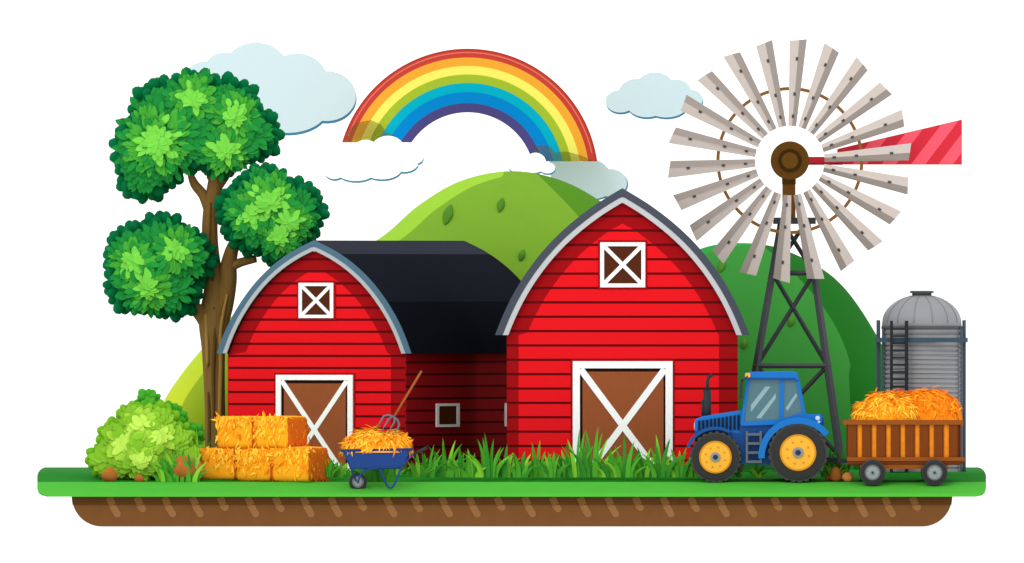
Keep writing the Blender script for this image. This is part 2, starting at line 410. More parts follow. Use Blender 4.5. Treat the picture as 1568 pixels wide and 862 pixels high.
# ---------------- barns
def barn(name,cpx,y,rot,half,eave,wallhalf,Ld,rows0,step,rband,lband,cols,deco,trim):
    g=G(name,cpx,y,rot=rot)
    gpy=431-(gz(y)-HC)*S/F(y)+1
    hc=crom(half,3)
    M_r=mat('barn_red','#ec1b23',0.9,0.025,4,0.08,stretch=(1,1,6),k=.88,spec=.02); M_rd=mat('barn_red_painted_shade','#a51217',0.9,0.03,4,0.08,stretch=(1,1,6),spec=.02); M_gap=mat('barn_gap','#650d13',0.9,0.03)  # darker red stands for shade on planks and around door and window
    M_side=mat('barn_red_side_shade','#8c0e16',0.9,.03,4,.08,k=1.1); M_w=mat('white_paint','#ffffff',0.6,0.01,k=.93); M_door=mat('door_brown','#96522f',0.8,0.05,3,0.08,stretch=(6,6,.8),k=.95); M_dk=mat('door_shadow_gap','#2b0d05',.8,.03); M_pane=mat('window_brown','#55250f',.5,.04)
    o_=hc; i_=offset_curve(hc,14)
    O=[(cpx+x,yy) for x,yy in o_[::-1]]+[(cpx-x,yy) for x,yy in o_[1:]]
    I=[(cpx+x,yy) for x,yy in i_[::-1]]+[(cpx-x,yy) for x,yy in i_[1:]]
    V=[];Fc=[];idx=[];n=len(O)
    for w in (-0.16,Ld+0.25):
        for p in O: V.append((g.X(p[0]),w,g.Z(p[1])))
        for p in I: V.append((g.X(p[0]),w,g.Z(p[1])))
    for k in range(n-1):
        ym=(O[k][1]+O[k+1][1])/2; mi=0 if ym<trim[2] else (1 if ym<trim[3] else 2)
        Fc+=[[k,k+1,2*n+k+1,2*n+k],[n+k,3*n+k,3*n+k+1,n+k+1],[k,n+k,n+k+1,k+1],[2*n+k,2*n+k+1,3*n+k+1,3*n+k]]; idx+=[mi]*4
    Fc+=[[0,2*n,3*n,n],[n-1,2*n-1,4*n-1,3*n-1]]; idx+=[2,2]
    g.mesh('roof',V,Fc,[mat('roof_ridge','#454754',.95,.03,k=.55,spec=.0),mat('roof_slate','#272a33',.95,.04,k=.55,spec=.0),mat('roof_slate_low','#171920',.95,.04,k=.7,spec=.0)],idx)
    def strip(nm,d0,d1,w0,w1,m):
        a=offset_curve(hc,d0) if d0 else hc; b=offset_curve(hc,d1)
        A_=[(cpx+x,yy) for x,yy in a[::-1]]+[(cpx-x,yy) for x,yy in a[1:]]; B_=[(cpx+x,yy) for x,yy in b[::-1]]+[(cpx-x,yy) for x,yy in b[1:]]
        V=[];Fc=[];n=len(A_)
        for w in (w0,w1):
            for p in A_+B_: V.append((g.X(p[0]),w,g.Z(p[1])))
        for k in range(n-1):
            Fc+=[[k,k+1,n+k+1,n+k],[2*n+k,3*n+k,3*n+k+1,2*n+k+1],[k,2*n+k,2*n+k+1,k+1],[n+k,n+k+1,3*n+k+1,3*n+k]]
        Fc+=[[0,n,3*n,2*n],[n-1,3*n-1,4*n-1,2*n-1]]
        g.mesh(nm,V,Fc,m)
    t1,t2=trim[0],trim[1]
    strip('fascia',0.0,t1,-0.22,-0.165,cols[0]); strip('bargeboard',t1,t2,-0.21,-0.165,cols[1])
    wc=offset_curve(hc,t2-3)
    tab=sorted([(yy,x) for x,yy in wc])
    eavey=half[-1][1]
    top=wc[0][1]
    def wx(py):
        if py>=eavey: return wallhalf
        v=interp(tab,py) if py>top else 0
        return v if py<eavey-1 else max(v,wallhalf)
    bc=[(min(x,9999),yy) for x,yy in offset_curve(hc,t2-1) if yy<eavey-4]
    bc=bc+[(wallhalf,eavey-2),(wallhalf,gpy+6)]
    g.prism('wall_core',[[(cpx+x,yy) for x,yy in bc]+[(cpx-x,yy) for x,yy in bc[::-1]]],0.0,Ld,M_gap)
    inn=offset_curve(hc,t2+trim[4]); tabi=sorted([(yy,x) for x,yy in inn])
    itop=inn[0][1]
    red=[];dark=[]
    yy=rows0; lines=[top+1]
    while yy<gpy+20: lines.append(yy); yy+=step
    for a,b in zip(lines,lines[1:]):
        y0,y1=a+(1.8 if a>top+2 else 0),min(b-1.8,gpy+2)
        if y1<=y0: continue
        ss=[y0+(y1-y0)*q/4 for q in range(5)]
        R=[];ri=[];li=[]
        for q in ss:
            W=wx(q)
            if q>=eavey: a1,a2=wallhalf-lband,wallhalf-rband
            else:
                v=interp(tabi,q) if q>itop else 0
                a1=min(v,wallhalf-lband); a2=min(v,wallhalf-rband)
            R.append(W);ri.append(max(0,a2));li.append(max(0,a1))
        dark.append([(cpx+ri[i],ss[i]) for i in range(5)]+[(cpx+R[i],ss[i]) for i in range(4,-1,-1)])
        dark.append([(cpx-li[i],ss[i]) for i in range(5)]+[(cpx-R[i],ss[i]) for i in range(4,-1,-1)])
        if max(ri)>0.5: red.append([(cpx+ri[i]+.0,ss[i]) for i in range(5)]+[(cpx-li[i],ss[i]) for i in range(4,-1,-1)])
    def polys(nm,pl,w0,w1,m):
        V=[];Fc=[]
        for p in pl:
            b=len(V)
            for w in (w0,w1):
                for q in p: V.append((g.X(q[0]),w,g.Z(q[1])))
            for i in range(4):
                Fc.append([b+i,b+i+1,b+8-i,b+9-i])
            for i in range(10):
                j=(i+1)%10; Fc.append([b+i,b+10+i,b+10+j,b+j])
        g.mesh(nm,V,Fc,m)
    polys('shaded_planks',dark,-0.025,0.0-0.001,M_rd); polys('planks',red,-0.03,-0.001,M_r)  # shade along roof edge and wall ends is painted on as dark planks
    dx0,dy0,dx1,fw=deco['door']; gb=gpy+2
    g.prism('door_shadow_frame',[rect(dx0-3,dy0-3,dx1+3,gb)],-0.05,-0.02,M_rd)
    g.prism('door_frame',[rect(dx0,dy0,dx1,dy0+fw),rect(dx0,dy0+fw,dx0+fw,gb),rect(dx1-fw,dy0+fw,dx1,gb)],-0.10,-0.045,M_w,bevel=.006)
    g.prism('door_reveal',[rect(dx0+fw,dy0+fw,dx1-fw,gb)],-0.06,-0.045,M_dk)
    g.prism('door_panel',[rect(dx0+fw+4,dy0+fw+5,dx1-fw-3,gb)],-0.07,-0.055,M_door)
    c0=(dx0+fw+1,dy0+fw+1);c1=(dx1-fw-1,deco['dbot'])
    g.prism('door_brace',[beam(c0,c1,fw-1)],-0.095,-0.068,M_w); g.prism('door_brace_b',[beam((c1[0],c0[1]),(c0[0],c1[1]),fw-1)],-0.092,-0.066,M_w)
    x0,y0,x1,y1,fw=deco['win']
    g.prism('window_shadow_frame',[rect(x0-3,y0-3,x1+3,y1+3)],-0.05,-0.02,M_rd)
    g.prism('window_frame',[rect(x0,y0,x1,y0+fw),rect(x0,y1-fw,x1,y1),rect(x0,y0+fw,x0+fw,y1-fw),rect(x1-fw,y0+fw,x1,y1-fw)],-0.10,-0.045,M_w,bevel=.005)
    g.prism('window_pane',[rect(x0+fw,y0+fw,x1-fw,y1-fw)],-0.065,-0.045,M_pane)
    g.prism('window_brace',[beam((x0+fw,y0+fw),(x1-fw,y1-fw),fw)],-0.09,-0.06,M_w); g.prism('window_brace_b',[beam((x1-fw,y0+fw),(x0+fw,y1-fw),fw)],-0.087,-0.057,M_w)
    if rot:
        def bx(xa,xb,wa,wb,za,zb):
            v=[(x,w,z) for x in (xa,xb) for w in (wa,wb) for z in (za,zb)]
            f=[[0,1,3,2],[4,6,7,5],[0,4,5,1],[2,3,7,6],[0,2,6,4],[1,5,7,3]]
            return v,f
        def boxes(nm,L,m,bevel=0):
            V=[];Fc=[]
            for q in L:
                v,f=bx(*q); b=len(V); V+=v; Fc+=[[i+b for i in ff] for ff in f]
            g.mesh(nm,V,Fc,m,bevel=bevel)
        xw=g.X(cpx+wallhalf); L=[]
        yy=eavey-3
        while yy<gpy:
            L.append((xw,xw+0.03,-0.03,Ld,g.Z(min(yy+step-3.4,gpy+2)),g.Z(yy))); yy+=step
        boxes('side_planks',L,M_side)  # the side wall's shade is put into its darker red
        def side_w(px): return (px-(cpx+wallhalf))/S/math.sin(rot)
        wf=[];wp=[]
        for (a,b,c,d) in deco['side']:
            a2,b2=side_w(a),side_w(c); z1,z0=g.Z(b),g.Z(d)
            tz=0.08; tw=0.2
            wp.append((xw+.025,xw+.04,a2+tw,b2-tw,z0+tz,z1-tz))
            wf+=[(xw+.025,xw+.06,a2,b2,z1-tz,z1),(xw+.025,xw+.06,a2,b2,z0,z0+tz),(xw+.025,xw+.06,a2,a2+tw,z0+tz,z1-tz),(xw+.025,xw+.06,b2-tw,b2,z0+tz,z1-tz)]
        boxes('side_window_frame',wf,mat('white_paint_side','#ffffff',.6,.0,k=1.0)); boxes('side_window_pane',wp,M_pane)
    return g
h2=[(0,288),(38,311),(73,337),(103,364),(128,392),(150,422),(168,452),(183,483),(195,513)]
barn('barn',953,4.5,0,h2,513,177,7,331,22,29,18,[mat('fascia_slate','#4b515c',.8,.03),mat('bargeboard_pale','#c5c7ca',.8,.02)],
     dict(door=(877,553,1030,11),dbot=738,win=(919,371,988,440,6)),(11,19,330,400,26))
h1=[(0,368),(30,383),(58,402),(83,425),(105,452),(124,482),(138,511),(149,541)]
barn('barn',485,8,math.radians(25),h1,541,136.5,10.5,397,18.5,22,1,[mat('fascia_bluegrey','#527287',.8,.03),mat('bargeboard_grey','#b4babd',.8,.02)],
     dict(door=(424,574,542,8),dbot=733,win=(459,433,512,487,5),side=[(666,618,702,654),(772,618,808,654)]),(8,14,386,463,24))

# ---------------- windmill
g=G('windmill',1209,8)
M_st=mat('tower_steel','#55575b',.7,.04); M_st2=mat('tower_steel_dark','#424448',.7,.04)
LT,LB,RT,RB=(1197,335),(1128,737),(1235,335),(1292,737)
def lx(py,a,b): return a[0]+(b[0]-a[0])*(py-a[1])/(b[1]-a[1])
def wd(py): return 0.35+ (py-335)/402*1.0
legs=[]
for (a,b) in ((LT,LB),(RT,RB)):
    for sgn in (-1,1):
        legs.append([(a[0],a[1],sgn*wd(335),5),(b[0],b[1],sgn*wd(737),6)])
g.tube('legs',legs,M_st,seg=4,smooth=False)
br=[];lv=[338,418,560,700]
for sgn in (-1,1):
    for p in lv[:]:
        br.append([(lx(p,LT,LB)-4,p,sgn*wd(p),4),(lx(p,RT,RB)+4,p,sgn*wd(p),4)])
g.tube('girts',br,M_st,seg=4,smooth=False)
br=[]
for sgn in (-1,1):
    for a,b in zip(lv,lv[1:]):
        br.append([(lx(a,LT,LB),a,sgn*(wd(a)-.03),3.2),(lx(b,RT,RB),b,sgn*(wd(b)-.03),3.2)])
        br.append([(lx(a,RT,RB),a,sgn*(wd(a)-.07),3.2),(lx(b,LT,LB),b,sgn*(wd(b)-.07),3.2)])
for p in lv:
    for a,b in ((LT,LB),(RT,RB)): br.append([(lx(p,a,b),p,-wd(p),3),(lx(p,a,b),p,wd(p),3)])
g.tube('braces',br,M_st2,seg=4,smooth=False)
g.prism('platform',[rect(1184,333,1249,343)],-.5,.5,M_st)
M_br=mat('windmill_brown','#7f5526',.8,.05,k=.95); M_br2=mat('windmill_brown_dark','#5c3c10',.8,.03); M_br3=mat('windmill_ring_dark','#3a2406',.8,.03)
g.prism('mast',[rect(1198,262,1218,335)],-.2,.2,M_br,bevel=.03); g.prism('mast_collar',[rect(1197.5,272,1218.5,282)],-.23,.23,M_br2)
cx,cy=1209,246
wb=-1.15
g.prism('shaft',[circ(cx,cy,9)],wb,0.4,M_br2)
g.prism('hub',[circ(cx,cy,29.5)],wb-.15,wb+.15,M_br2,bevel=.02); g.ring('hub_ring',cx,cy,12.5,17.5,wb-.19,wb-.1,M_br3); g.prism('hub_cap',[circ(cx,cy,12.5)],wb-.2,wb-.1,mat('hub_cap','#614112',.8,.03))
g.ring('wheel_ring',cx,cy,107.5,112.5,wb+.06,wb+.12,M_br)
bl=[];bd=[];dots=[]
for k in range(22):
    a=math.radians(4+k*360/22)
    ur=(math.sin(a),-math.cos(a)); ut=(math.cos(a),math.sin(a))
    P=lambda r,t:(cx+ur[0]*r+ut[0]*t,cy+ur[1]*r+ut[1]*t)
    Ln=185 if k%2==0 else 184
    sl=3 if k%3 else -2
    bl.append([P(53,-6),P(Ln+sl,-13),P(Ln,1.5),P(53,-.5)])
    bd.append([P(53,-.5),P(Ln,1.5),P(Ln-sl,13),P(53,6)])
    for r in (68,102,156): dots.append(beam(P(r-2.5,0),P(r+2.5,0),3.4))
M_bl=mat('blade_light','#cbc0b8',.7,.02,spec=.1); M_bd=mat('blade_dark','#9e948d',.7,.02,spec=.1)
def blades(nm,pl,wa,m):
    V=[];Fc=[]
    for p in pl:
        b=len(V)
        for off in (0,0.025):
            for q,w in zip(p,wa): V.append((g.X(q[0]),w+off,g.Z(q[1])))
        Fc+=[[b,b+1,b+2,b+3],[b+4,b+7,b+6,b+5]]+[[b+i,b+4+i,b+4+(i+1)%4,b+(i+1)%4] for i in range(4)]
    g.mesh(nm,V,Fc,m)
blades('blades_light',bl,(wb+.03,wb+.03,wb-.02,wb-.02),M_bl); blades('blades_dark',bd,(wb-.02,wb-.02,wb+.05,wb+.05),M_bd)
g.prism('rivets',dots,wb-.035,wb+.03,mat('rivet','#4a4642',.6,.02))
M_red=mat('vane_red','#d5303f',.7,.02,k=.92); M_pk=mat('vane_pink','#fb5c6e',.7,.02,k=.92)
g.prism('vane_arm',[rect(1232,240,1290,252)],-.06,.06,M_red)
g.prism('vane_arm_edge',[rect(1232,249,1290,252.5)],-.065,.065,mat('vane_red_dark','#b32035',.7,.03))
def vtop(x): return 228+(183-228)*(x-1282)/(1473-1282)
g.prism('vane',[[(1282,228),(1473,183),(1473,252),(1282,252)]],-.03,.03,M_red)
st=[]
for xb in (1305,1350,1395,1437):
    def top_hit(x0):
        x=x0
        for _ in range(20): x=x0+(252-vtop(x))*0.75
        return x
    p=[(xb,251.5),(min(1472.5,xb+22),251.5)]
    x2=top_hit(xb+22); x1=top_hit(xb)
    if x2>1472.5:
        yq=252-(1472.5-(xb+22))/.75; p.append((1472.5,yq))
        if x1<1472.5: p.append((1472.5,vtop(1472.5)+.5)); p.append((x1,vtop(x1)+.5))
        else: p.append((1472.5,252-(1472.5-xb)/.75))
    else: p+= [(x2,vtop(x2)+.5),(x1,vtop(x1)+.5)]
    st.append(p)
g.prism('vane_stripes',st,-.036,.036,M_pk)

# ---------------- silo
g=G('silo',1411.5,5)
def revolve(nm,prof,m,smooth=True,seg=64,cx=1411.5,wc=0):
    V=[];Fc=[];
    for (r,py) in prof:
        for k in range(seg):
            t=2*math.pi*k/seg; V.append((g.X(cx)+r/S*math.cos(t),wc+r/S*math.sin(t),g.Z(py)))
    for i in range(len(prof)-1):
        for k in range(seg):
            k2=(k+1)%seg; Fc.append([i*seg+k,i*seg+k2,(i+1)*seg+k2,(i+1)*seg+k])
    Fc.append([k for k in range(seg)]); Fc.append([(len(prof)-1)*seg+k for k in range(seg)])
    return g.mesh(nm,V,Fc,m,smooth=smooth)
M_si=mat('silo_steel','#939598',.5,.03,2,spec=.3); M_sdm=mat('silo_dome','#8f9194',.5,.03,2,spec=.3); M_cap=mat('silo_cap','#57595c',.5,.03)
prof=[(60,502),(60.5,524)]
y=524
while y<733: prof+=[(61,y+1.2),(61,y+4.0),(58.8,y+5.2),(58.8,y+6.4)]; y+=7.2
prof+=[(60,737)]
revolve('barrel',prof,M_si,smooth=False)
dm=[(61.5,502),(61,494)]+[(61*math.cos(math.radians(a)),494-43*math.sin(math.radians(a))) for a in range(8,82,6)]+[(6,451)]
revolve('dome',dm,M_sdm)
revolve('dome_rim',[(61.8,499),(62.3,500),(62.3,503),(61.8,504)],M_cap); revolve('upper_band',[(61.2,508),(61.6,509),(61.6,511),(61.2,512)],mat('silo_band','#7d7f82',.5,.03))
revolve('cap',[(15,453),(15,449),(18.5,448.5),(18.5,446),(16,445)],M_cap)
seams=[]
for a in (-60,-38,-12,15,40,62):
    s_=math.sin(math.radians(a)); c_=math.cos(math.radians(a))
    seams.append([(1411.5+61.3*s_*math.cos(math.radians(e)),494-43.3*math.sin(math.radians(e)),-61.3/S*c_*math.cos(math.radians(e)),.6) for e in range(0,80,8)])
g.tube('dome_seams',seams,mat('seam','#85878a',.5,.02),seg=5)
M_po=mat('silo_post','#4d5b68',.6,.04); M_lad=mat('ladder_black','#2c2d2f',.6,.03)
g.prism('posts',[rect(1342,490,1348,737),rect(1473.5,490,1479,737)],-.1,.1,M_po,bevel=.02)
g.prism('posts_inner',[rect(1350,500,1353,737),rect(1470,500,1473,737)],-.5,-.4,M_po)
g.prism('support_band',[rect(1340,517,1481,524)],-1.36,-1.28,mat('support_band','#3f5565',.6,.03))
g.prism('support_ties',[rect(1340,517,1346,524),rect(1475,517,1481,524)],-1.28,.1,M_po)
lad=[rect(1362,491,1366.5,737),rect(1384.5,491,1390,737)]; g.prism('ladder_rails',lad,-1.5,-1.42,M_lad)
g.prism('ladder_rungs',[rect(1364,y,1387,y+3) for y in range(502,730,11)],-1.48,-1.44,M_lad)

# ---------------- wheels
M_ty=mat('tyre_rubber','#454545',.9,.05,4); M_ty2=mat('tyre_side','#373737',.9,.04,4); M_rim=mat('rim_yellow','#fbb437',.6,.02,spec=.15); M_rimd=mat('rim_yellow_dark','#d98d1c',.6,.02); M_hb=mat('hub_grey','#8b9094',.5,.03,spec=.3); M_dkc=mat('dark_iron','#33383c',.6,.03)
def wheel(g,tag,cx,cy,r,w0,w1,rimr,rm,rmd,teeth=0):
    if teeth:
        p=[]
        for i in range(teeth):
            for f,rr in ((0,r),(.5,r),(.58,r-2.2),(.92,r-2.2)):
                a=2*math.pi*(i+f)/teeth; p.append((cx+rr*math.cos(a),cy+rr*math.sin(a)))
    else: p=circ(cx,cy,r,56)
    g.prism('tyre_'+tag,[p],w0,w1,M_ty,bevel=.02 if not teeth else 0)
    for nm,a,b in (('n',w0-.03,w0),('f',w1,w1+.03)):
        g.prism('sidewall_%s_%s'%(tag,nm),[circ(cx,cy,r-5*r/46)],a,b,M_ty2,bevel=.015)
        g.ring('rim_edge_%s_%s'%(tag,nm),cx,cy,rimr-2.5,rimr,a-.03,b+.03,rmd); g.prism('rim_%s_%s'%(tag,nm),[circ(cx,cy,rimr-2.3)],a-.02,b+.02,rm)
        hb=rimr*.30
        g.prism('hub_%s_%s'%(tag,nm),[circ(cx,cy,hb)],a-.06,b+.06,M_hb,bevel=.01); g.prism('hub_nut_%s_%s'%(tag,nm),[circ(cx,cy,hb*.55,6)],a-.08,b+.08,M_dkc)
        g.prism('bolts_%s_%s'%(tag,nm),[circ(cx+rimr*.62*math.cos(math.pi*i/4+.3),cy+rimr*.62*math.sin(math.pi*i/4+.3),rimr*.055,8) for i in range(8)],a-.035,b+.035,rmd)

# ---------------- tractor
g=G('tractor',1165,-0.2)
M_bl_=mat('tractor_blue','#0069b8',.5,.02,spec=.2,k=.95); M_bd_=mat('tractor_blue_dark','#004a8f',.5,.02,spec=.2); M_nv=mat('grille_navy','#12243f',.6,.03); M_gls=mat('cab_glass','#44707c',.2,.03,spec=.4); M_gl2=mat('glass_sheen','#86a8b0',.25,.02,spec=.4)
wheel(g,'rear',1222,693,46,0,.42,28,M_rim,M_rimd,26); wheel(g,'front',1095.5,700,39.5,.05,.36,25,M_rim,M_rimd,24)
wheel(g,'rear_far',1222,693,46,1.35,1.77,28,M_rim,M_rimd,26); wheel(g,'front_far',1095.5,700,39.5,1.4,1.7,25,M_rim,M_rimd,24)
g.prism('axles',[circ(1222,693,6),circ(1095.5,700,5)],.3,1.5,M_dkc)
g.prism('chassis',[[(1064,668),(1235,660),(1262,672),(1262,700),(1240,712),(1120,708),(1085,690),(1066,690)]],.55,1.25,M_nv)
g.prism('hood',[[(1064,645),(1067,641),(1078,637),(1138,628),(1138,676),(1110,676),(1090,665),(1064,668)]],.38,1.42,M_bl_,bevel=.04)
g.prism('hood_lower',[[(1064,660),(1104,660),(1138,664),(1138,706),(1122,706),(1112,680),(1096,668),(1064,668)]],.36,1.44,M_bd_)
g.prism('hood_vents',[[(x,645-(x-1066)*.15),(x+3.6,644.5-(x-1066)*.15),(x+3.6,659-(x-1066)*.02),(x,659)] for x in range(1069,1132,6)],.345,1.455,M_nv)
g.prism('headlight',[rrect(1063,647,1067,657,1.5)],.5,1.3,mat('lamp_lens','#d9dde0',.2,.01,spec=.6))
g.prism('front_fender',[arc(1095.5,700,47,200,300,16)+arc(1095.5,700,42,300,200,16)],.06,.4,M_bd_)
g.prism('cab_body',[[(1133,648),(1196,644),(1236,634),(1259,634),(1263,650),(1240,664),(1182,712),(1134,710)]],.32,1.48,M_bd_)
g.prism('rear_deck',[rrect(1228,634,1259,649,4)],.22,1.55,M_bl_,bevel=.02)
g.prism('rear_fender',[arc(1222,700,61,178,322,30)+arc(1222,700,51,322,178,30)],-.02,.5,M_bl_,bevel=.01); g.prism('rear_fender_inner',[arc(1222,700,52,182,318,30)+[(1222,690)]],.44,.52,M_bd_)
g.prism('rear_fender_far',[arc(1222,700,61,178,322,30)+arc(1222,700,51,322,178,30)],1.27,1.79,M_bl_)
g.prism('cab_glass',[[(1148,578),(1220,578),(1230,636),(1200,645),(1139,648)]],.26,1.54,M_gls)
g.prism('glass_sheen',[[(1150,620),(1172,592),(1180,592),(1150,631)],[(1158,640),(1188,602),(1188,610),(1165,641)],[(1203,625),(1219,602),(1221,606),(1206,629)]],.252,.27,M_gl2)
g.prism('cab_frame',[beam((1147,576),(1136,650),4.5),beam((1198,578),(1196,646),6),beam((1221,578),(1232,636),5)],.22,.34,M_bl_)
g.prism('cab_sill',[[(1135,646),(1195,642),(1233,630),(1235,638),(1196,650),(1135,652)]],.214,.335,M_bl_)
g.prism('cab_frame_far',[beam((1147,576),(1136,650),4.5),beam((1198,578),(1196,646),6),beam((1221,578),(1232,636),5)],1.46,1.58,M_bl_)
g.prism('cab_roof',[[(1139,581),(1142,573),(1149,569.5),(1215,568.5),(1221,571),(1224,582),(1218,583),(1148,579),(1145,583)]],.15,1.65,M_bl_,bevel=.03)
g.prism('roof_edge',[[(1146,578.5),(1219,578.5),(1219,581.5),(1146,581.5)]],.14,1.66,M_bd_)
g.prism('roof_lamp',[rrect(1141,571,1149,578,2)],.1,.3,M_rim)
g.prism('mirror',[capsule((1136,583),(1134,609),4)],.0,.06,M_dkc); g.prism('mirror_arm',[beam((1136,583),(1145,576),2)],.0,.3,M_dkc)
g.tube('exhaust_muffler',[[(1083,597,.75,0.5),(1083,597,.75,6.2),(1083,640,.75,6.2)]],M_dkc,seg=16)
g.tube('exhaust_pipe',[[(1083,600,.75,2.6),(1083.5,583,.75,2.6),(1085.5,577,.75,2.6),(1091,574,.75,2.8)]],M_dkc,seg=12)
g.tube('intake',[[(1076,637,.75,2),(1076,612,.75,2.2)]],M_dkc,seg=10)
g.prism('steps',[rect(1142,660,1145.5,709),rect(1163,660,1166.5,709)],.05,.25,mat('step_grey','#5c6770',.6,.03)); g.prism('step_treads',[rect(1142,y,1166.5,y+4) for y in (663,677,691,705)],.04,.26,mat('step_grey','#5c6770'))
g.prism('tail_lamps',[circ(1252,640,3.5,12),circ(1254,646,2,12)],.2,.24,mat('lamp_pale','#cfe0ea',.3,.01))
g.prism('hitch',[rect(1262,702,1282,708),rrect(1282.5,703,1296,709,2)],.8,.95,M_dkc); g.prism('hitch_link',[circ(1280,706,5)],.78,.97,M_dkc)

# ---------------- hay
HK=1.02
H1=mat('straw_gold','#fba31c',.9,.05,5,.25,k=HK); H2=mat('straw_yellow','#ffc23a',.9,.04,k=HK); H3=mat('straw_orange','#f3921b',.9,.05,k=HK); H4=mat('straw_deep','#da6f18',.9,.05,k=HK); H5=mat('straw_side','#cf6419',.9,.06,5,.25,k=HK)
HM=[H1,H2,H3,H4]
def strand(V,Fc,p,d,nr,L,W):
    d=d.normalized(); sd=d.cross(nr)
    if sd.length<1e-4: return False
    sd.normalize(); b=len(V)
    V+= [p-sd*W/2,p+sd*W/2,p+d*L*.55+sd*W*.35+nr*L*.04,p+d*L-nr*L*.02,p+d*L*.55-sd*W*.35+nr*L*.04]; Fc.append([b,b+1,b+2,b+3,b+4]); return True
def mound(g,tag,x0,x1,ytop,ybot,wd_,n,weights,base,hm,pw=4.0,wob=.05,w_off=0):
    V=[];Fc=[];nx=40;ny=20
    cxp=(x0+x1)/2;hw=(x1-x0)/2
    ph=[random.uniform(0,6) for _ in range(4)]
    def surf(u,v):
        prof=max(0,1-abs(u)**pw)**.5
        hgt=(ybot-ytop)*prof*(1+wob*math.sin(6*u+ph[0])+wob*.8*math.sin(13*u+ph[1]))
        c=math.cos(v);s_=math.sin(v)
        return Vector((g.X(cxp+hw*u),g.wc+w_off-wd_*c*(.35+.65*prof),g.Z(ybot-hgt*abs(s_)**.7*(1 if s_>=0 else 0))))
    for i in range(nx+1):
        for j in range(ny+1): V.append(surf(-1+2*i/nx,math.pi*j/ny))
    for i in range(nx):
        for j in range(ny):
            a=i*(ny+1)+j; Fc.append([a,a+ny+1,a+ny+2,a+1])
    g.mesh('hay_heap_'+tag,V,Fc,base,smooth=True)
    V=[];Fc=[];idx=[]
    for i in range(n):
        u=random.uniform(-1,1); v=random.triangular(0.02,math.pi*.95,.7)
        p=surf(u,v); e=1e-2
        du=surf(min(1,u+e),v)-surf(max(-1,u-e),v); dv=surf(u,v+e)-surf(u,max(0,v-e)); nr=du.cross(dv)
        if nr.length<1e-7: nr=Vector((0,-1,.5))
        nr.normalize()
        if nr.y>0 and v<1.5: nr=-nr
        if nr.z<-.5: nr=-nr
        a=random.uniform(-.8,.8)+u*.8
        if random.random()<.25: a+=random.choice([1.3,-1.3])
        d=Vector((math.sin(a),-.15,-math.cos(a)))
        d=d-nr*d.dot(nr)+nr*random.uniform(.02,.10)
        if strand(V,Fc,p+nr*random.uniform(0,.025),d,nr,random.uniform(9,19)/S,random.uniform(2.5,4.8)/S): idx.append(random.choices([0,1,2,3],weights)[0])
    g.mesh('straw_'+tag,V,Fc,hm,idx,recalc=False)
def bale(g,tag,u0,u1,z0,z1,w0,w1):
    bm=bmesh.new(); bmesh.ops.create_cube(bm,size=1); bmesh.ops.subdivide_edges(bm,edges=bm.edges[:],cuts=9,use_grid_fill=True)
    V=[]
    c=Vector(((u0+u1)/2,(w0+w1)/2,(z0+z1)/2)); sz=Vector((u1-u0,w1-w0,z1-z0))
    for v in bm.verts:
        m=Vector(v.co*2)
        L=(abs(m.x)**9+abs(m.y)**9+abs(m.z)**9)**(1/9); k=(1/L) if L>0 else 1
        m=m*k if L>1 else m
        m=Vector((m.x+random.uniform(-.02,.02),m.y+random.uniform(-.015,.015),m.z+random.uniform(-.02,.02)))
        V.append(c+Vector((m.x*sz.x/2,m.y*sz.y/2,m.z*sz.z/2)))
    bm.verts.index_update()
    Fc=[[v.index for v in f.verts] for f in bm.faces]
    idx=[1 if f.calc_center_median().x>.49 else 0 for f in bm.faces]; bm.free()  # right-facing end gets darker straw, its shade put into the colour
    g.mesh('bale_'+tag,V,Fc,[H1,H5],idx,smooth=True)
    V=[];Fc=[];idx=[]
    for i in range(200):
        r=random.random()
        if r<.5:
            p=Vector((random.uniform(u0+.05,u1-.05),w0-.01,random.choice([random.triangular(z0+.12,z1,z1-.05),random.uniform(z1-.25,z1-.02)]))); nr=Vector((0,-1,0)); ws=[3,4,4,.35]
            a=random.uniform(-.7,.7)
            if random.random()<.2: a+=math.pi*random.choice([.5,-.5,1])
        elif r<.66:
            p=Vector((random.uniform(u0+.05,u1-.05),random.uniform(w0,w0+.3),z1-.01)); nr=Vector((0,-.4,1)).normalized(); ws=[3,6,2,.3]; a=random.uniform(-1.4,1.4)
        else:
            p=Vector((u1-.01,random.uniform(w0+.05,w1),random.uniform(z0+.1,z1-.03))); nr=Vector((1,0,0)); ws=[.2,.1,1.0,5]; a=random.uniform(-1,1)
        if nr.x==1: d=Vector((.08,math.sin(a),-math.cos(a)))
        else: d=Vector((math.sin(a),-.08,-math.cos(a)))
        if strand(V,Fc,p,d,nr,random.uniform(7,14)/S,random.uniform(3,5)/S): idx.append(random.choices([0,1,2,3],ws)[0])
    g.mesh('straw_'+tag,V,Fc,HM,idx,recalc=False)
rt=math.radians(27)
bl_=[('a',303,359,686,737),('b',359,414,686,737),('c',414,473,684,737),('d',330,386,637,687),('e',386,441,637,687)]
for (tg,a,b,t_,bt) in bl_:
    g=G('hay_bale',(a+b)/2,.45+ -(((a+b)/2)-400)/S*math.tan(rt)*.9,z=None,rot=rt)
    hw=(b-a)/2/S/math.cos(rt)*1.02
    z0=g.Z(bt)+.01;z1=g.Z(t_)
    if tg in 'abc': z0=-0.01
    bale(g,tg,-hw,hw,z0,z1,0,1.4)

